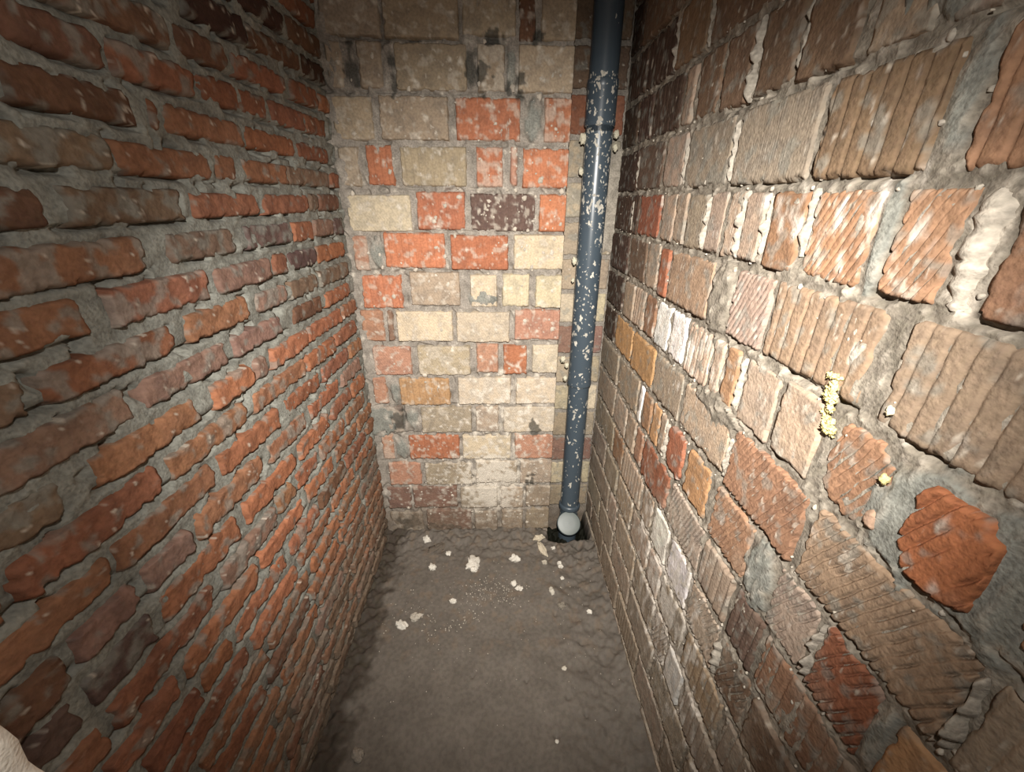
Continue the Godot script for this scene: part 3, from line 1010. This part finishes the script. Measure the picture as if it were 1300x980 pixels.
func drain_pipe() -> void:
	var tex := pipe_texture()
	var m := StandardMaterial3D.new()
	m.resource_name = "grey_plastic"
	m.albedo_texture = tex[0]
	m.roughness_texture = tex[1]
	m.roughness = 1.0
	m.metallic_specular = 0.5
	var plain := StandardMaterial3D.new()
	plain.resource_name = "pale_grey_plastic"
	plain.albedo_color = Color("626a66")
	plain.roughness = 0.42
	var dark := StandardMaterial3D.new()
	dark.resource_name = "dark_grey_plastic"
	dark.albedo_color = Color("46515a")
	dark.roughness = 0.38
	var t := Node3D.new()
	t.name = "drain_pipe"
	t.position = Vector3(0.380, 0.0, -1.804)
	add_child(t)
	tag(t, "tall dark grey plastic drain pipe splashed with white plaster, in the corner niche", "drain pipe")
	put("lower_pipe", lathe([Vector2(0.0485, -0.27), Vector2(0.0485, 0.86)], 64, 2.62), m, t)
	put("upper_pipe", lathe([Vector2(0.0515, 0.835), Vector2(0.0515, 1.90)], 64, 2.62), m, t)
	put("top_pipe", lathe([Vector2(0.0515, 1.85), Vector2(0.0515, TOP)], 64, 2.62), m, t)
	put("socket", lathe([Vector2(0.0500, 0.829), Vector2(0.0545, 0.830), Vector2(0.0555, 0.836), Vector2(0.0552, 0.850), Vector2(0.0535, 0.856), Vector2(0.0530, 0.90), Vector2(0.0515, 0.905)], 64, 2.62), m, t)
	put("coupling", lathe([Vector2(0.0515, 1.868), Vector2(0.0555, 1.869), Vector2(0.0568, 1.875), Vector2(0.0568, 1.888), Vector2(0.0550, 1.893), Vector2(0.0548, 1.985), Vector2(0.0568, 1.990), Vector2(0.0568, 2.005), Vector2(0.0553, 2.012), Vector2(0.0515, 2.013)], 64, 2.62), m, t)
	put("collar", lathe([Vector2(0.0480, 0.112), Vector2(0.0540, 0.113), Vector2(0.0560, 0.118), Vector2(0.0560, 0.131), Vector2(0.0540, 0.136), Vector2(0.0485, 0.140)], 64, 2.62), dark, t)
	# the inspection branch at its foot, closed by a grey plug
	var br := put("branch_socket", lathe([Vector2(0.050, -0.11), Vector2(0.050, -0.065), Vector2(0.0585, -0.055), Vector2(0.0585, -0.014), Vector2(0.0605, -0.012), Vector2(0.0615, -0.008), Vector2(0.0615, -0.002), Vector2(0.059, 0.0)], 56, 2.62), dark, t)
	var axis := Vector3(-0.06, 0.70, 0.71).normalized()
	var side := axis.cross(Vector3(1, 0, 0)).normalized()
	br.transform = Transform3D(Basis(side.cross(axis), axis, side), Vector3(0.367, 0.07, -1.72) - t.position)
	var pl := put("plug", lathe([Vector2(0.0595, -0.003), Vector2(0.0592, 0.004), Vector2(0.057, 0.0065), Vector2(0.030, 0.0072), Vector2(0.0005, 0.0075)], 56, 2.62), plain, br)
	pl.set_meta("label", "pale grey round plug closing the branch")
	# yellow foam bubbles along the pipe
	var foam_mat := foam_material()
	var n := 0
	for q in [[0.296, 0.956, 0.011], [0.316, 0.925, 0.009], [0.312, 0.862, 0.011], [0.318, 1.39, 0.011], [0.322, 1.72, 0.010], [0.322, 1.83, 0.013], [0.446, 1.80, 0.009], [0.444, 1.845, 0.010], [0.428, 1.995, 0.009], [0.318, 1.31, 0.007]]:
		put("foam_drop", lump(Vector3(q[2], q[2] * 1.35, q[2]), 300 + n, 0.3, lin("cfc8b2")), foam_mat, t, Vector3(q[0], q[1], -1.80) - t.position)
		n += 1


# ---------- lumps, foam and debris ----------

func lump(size: Vector3, sd: int, rough: float, col: Color) -> ArrayMesh:
	var nu := 19
	var nv := 12
	var p := PackedVector3Array()
	var c := PackedColorArray()
	for j in nv:
		var a := PI * j / (nv - 1)
		for i in nu:
			var b := TAU * (i % (nu - 1)) / (nu - 1)
			var d := Vector3(sin(a) * cos(b), -cos(a), sin(a) * sin(b))
			var k := 1.0 + rough * (n_low.get_noise_3d(d.x * 0.22 + sd * 3.1, d.y * 0.22, d.z * 0.22) * 1.6 + n_mid.get_noise_3d(d.x * 0.12 + sd, d.y * 0.12, d.z * 0.12) * 0.6)
			p.append(Vector3(d.x * size.x, d.y * size.y, d.z * size.z) * k)
			c.append(col * (1.0 + 0.12 * n_mid.get_noise_3d(d.x * 0.3 + sd, d.y * 0.3, d.z * 0.3)))
	return sheet(nu, nv, p, c, true)


func foam_material() -> StandardMaterial3D:
	var m: StandardMaterial3D = mat_chalk.duplicate()
	m.resource_name = "dried_foam"
	m.roughness = 0.55
	return m


func foam() -> void:
	var m := foam_material()
	var col := lin("d0c288")
	var t := Node3D.new()
	t.name = "foam_dribble"
	t.position = Vector3(XR - 0.008, 1.31, -0.525)
	add_child(t)
	tag(t, "lumpy yellow dribble of dried foam hanging on the ribbed bricks of the right wall", "foam")
	var r := RandomNumberGenerator.new()
	r.seed = 5
	for k in 44:
		var h := r.randf() * 0.085
		var along := lerpf(0.0, 0.018, h / 0.085) + r.randfn(0.0, 0.0055) + (0.007 if h < 0.035 else 0.0) * r.randf_range(-1.0, 1.0)
		var s := r.randf_range(0.0018, 0.0058)
		put("foam_bead", lump(Vector3(s * 0.8, s * r.randf_range(0.6, 1.3), s * r.randf_range(0.7, 1.3)), 400 + k, 0.8, col * r.randf_range(0.85, 1.1)), m, t, Vector3(r.randf_range(-0.002, 0.004), h, -along))
	var d := put("foam_drop", lump(Vector3(0.0045, 0.0065, 0.006), 501, 0.3, col), m, null, Vector3(XR - 0.010, 1.307, -0.417))
	tag(d, "single yellow foam drop on the grey mortar patch of the right wall", "foam")
	var e := put("foam_drop", lump(Vector3(0.004, 0.006, 0.005), 502, 0.3, lin("d0c6a8")), m, null, Vector3(XR - 0.008, 1.387, -0.446))
	tag(e, "pale foam drop on a wide rib of the right wall's biggest brick", "foam")


var chunks := []


func chunk(x: float, z: float, size: Vector3, sd: int, label: String, col := "ded8cc", turn := 0.0, group := "plaster chunks on the mud floor") -> void:
	var o := put("plaster_chunk", lump(size, sd, 0.38, lin(col)), mat_chalk, null, Vector3(x, floor_height(x, z) + size.y * 0.35, z))
	o.rotation.y = turn
	chunks.append([x, z, maxf(size.x, size.z)])
	tag(o, label, "rubble", group)


func debris() -> void:
	chunk(-0.126, -1.53, Vector3(0.032, 0.014, 0.046), 1, "largest flat white plaster chunk, lying in the middle of the floor's far end")
	chunk(-0.118, -1.488, Vector3(0.018, 0.012, 0.014), 2, "small white lump touching the near edge of the largest plaster chunk")
	chunk(-0.319, -1.508, Vector3(0.017, 0.016, 0.017), 3, "round white pebble of plaster, alone on the mud left of the largest chunk")
	chunk(0.080, -1.552, Vector3(0.024, 0.020, 0.018), 4, "pointed white plaster chunk before the back wall, nearer to the pipe than the largest")
	chunk(-0.203, -1.323, Vector3(0.016, 0.009, 0.011), 5, "small oval white crumb just left of the scattered grit patch")
	chunk(-0.405, -1.212, Vector3(0.026, 0.012, 0.016), 6, "elongated white plaster lump near the left wall, the nearest big piece", "ded8cc", -0.5)
	chunk(-0.350, -1.245, Vector3(0.026, 0.013, 0.018), 7, "dirty white lump behind the elongated piece near the left wall", "b9b1a4", 0.3)
	chunk(0.068, -1.410, Vector3(0.013, 0.010, 0.013), 8, "left one of two tiny white crumbs side by side beyond the grit")
	chunk(0.092, -1.383, Vector3(0.017, 0.009, 0.012), 9, "right one of two tiny white crumbs side by side beyond the grit")
	chunk(0.237, -1.361, Vector3(0.012, 0.009, 0.022), 10, "upright oval grey-white crumb on the right half of the floor", "c9c2b4", 0.3)
	chunk(0.218, -1.615, Vector3(0.017, 0.014, 0.050), 11, "long cream plaster strip beside the hole at the pipe's foot", "cfc3ad", 0.35)
	chunk(0.207, -1.675, Vector3(0.03, 0.014, 0.016), 12, "cream plaster piece against the back wall's lower right corner", "cfc3ad", 0.2)
	chunk(-0.371, -1.678, Vector3(0.020, 0.018, 0.018), 13, "white plaster lump at the foot of the back wall, leftmost there")
	chunk(-0.31, -1.635, Vector3(0.055, 0.013, 0.022), 14, "muddy oblong clod between two white crumbs under the back wall", "6b6258", 0.5)
	chunk(-0.253, -1.597, Vector3(0.013, 0.009, 0.015), 15, "white crumb at the right end of the muddy oblong clod")
	chunk(0.294, -1.518, Vector3(0.011, 0.009, 0.011), 16, "tiny white crumb in front of the pipe's hole, farther of a pair")
	chunk(0.297, -1.497, Vector3(0.012, 0.009, 0.010), 17, "tiny white crumb in front of the pipe's hole, nearer of a pair")
	chunk(0.222, -1.520, Vector3(0.013, 0.009, 0.012), 18, "dull white crumb below the long cream strip", "bdb5a6")
	chunk(0.386, -1.246, Vector3(0.011, 0.008, 0.010), 19, "lone white crumb near the foot of the right wall")
	chunk(0.276, -1.62, Vector3(0.010, 0.007, 0.010), 20, "little white crumb at the edge of the hole, right of the cream strip")
	chunk(0.296, -1.43, Vector3(0.009, 0.007, 0.009), 21, "bright white speck of plaster halfway between the crumb pair and the right wall")
	chunk(0.27, -1.285, Vector3(0.016, 0.012, 0.016), 22, "grey stone half sunk in the mud on the right", "8a8276")
	chunk(0.187, -0.785, Vector3(0.006, 0.004, 0.006), 23, "small white grain beside the poked hole in the near mud")
	chunk(0.245, -1.02, Vector3(0.009, 0.006, 0.008), 24, "white grain by the right wall, in the middle distance of the mud", "cfc7b8")
	chunk(-0.452, -0.765, Vector3(0.016, 0.010, 0.022), 25, "grey shard in the dark rough strip by the left wall, nearest the door", "8f877c", 0.6)
	# grit nobody could count: a spill in the middle and grains everywhere
	var st := SurfaceTool.new()
	st.begin(Mesh.PRIMITIVE_TRIANGLES)
	var r := RandomNumberGenerator.new()
	r.seed = 8
	for k in 520:
		var x: float
		var z: float
		var s := r.randf_range(0.0012, 0.0038)
		if k < 190:
			x = r.randfn(-0.035, 0.075)
			z = -1.36 + r.randfn(0.0, 0.045)
		elif k < 240:
			x = r.randfn(-0.16, 0.06)
			z = -1.22 + (x + 0.16) * -0.5 + r.randfn(0.0, 0.02)
		elif k < 290:
			x = r.randfn(-0.37, 0.05)
			z = -1.24 + r.randfn(0.0, 0.035)
		else:
			x = r.randf_range(-0.5, 0.45)
			z = r.randf_range(-1.6, -0.75)
			if r.randf() > smoothstep(-0.7, -1.3, z) * 0.7 + 0.2 + 0.3 * smoothstep(0.1, 0.4, x):
				continue
			s *= 0.8
		var clear := x > XL + 0.02 and x < XR - 0.02
		for q in chunks:
			if Vector2(x - q[0], z - q[1]).length() < q[2] * 1.6 + 0.006:
				clear = false
		if not clear:
			continue
		var light := r.randf_range(0.55, 1.0)
		grain(st, r, Vector3(x, floor_height(x, z) + s * 0.4, z), s, tone.pale * light)
	st.generate_normals()
	var g := put("plaster_grit", st.commit(), mat_chalk)
	tag(g, "fine white plaster grit scattered over the dark mud floor", "grit", "", "stuff")


func grain(st: SurfaceTool, r: RandomNumberGenerator, at: Vector3, s: float, col: Color) -> void:
	st.set_color(Color(col.r, col.g, col.b))
	var ring := []
	for i in 5:
		var a := TAU * i / 5 + r.randf()
		ring.append(at + Vector3(cos(a), r.randf_range(-0.3, 0.2), sin(a)) * s * r.randf_range(0.8, 1.4))
	var top := at + Vector3(0, s * r.randf_range(0.6, 1.0), 0)
	var bot := at - Vector3(0, s, 0)
	for i in 5:
		var j := (i + 1) % 5
		tri(st, ring[j], ring[i], top, false)
		tri(st, ring[i], ring[j], bot, false)
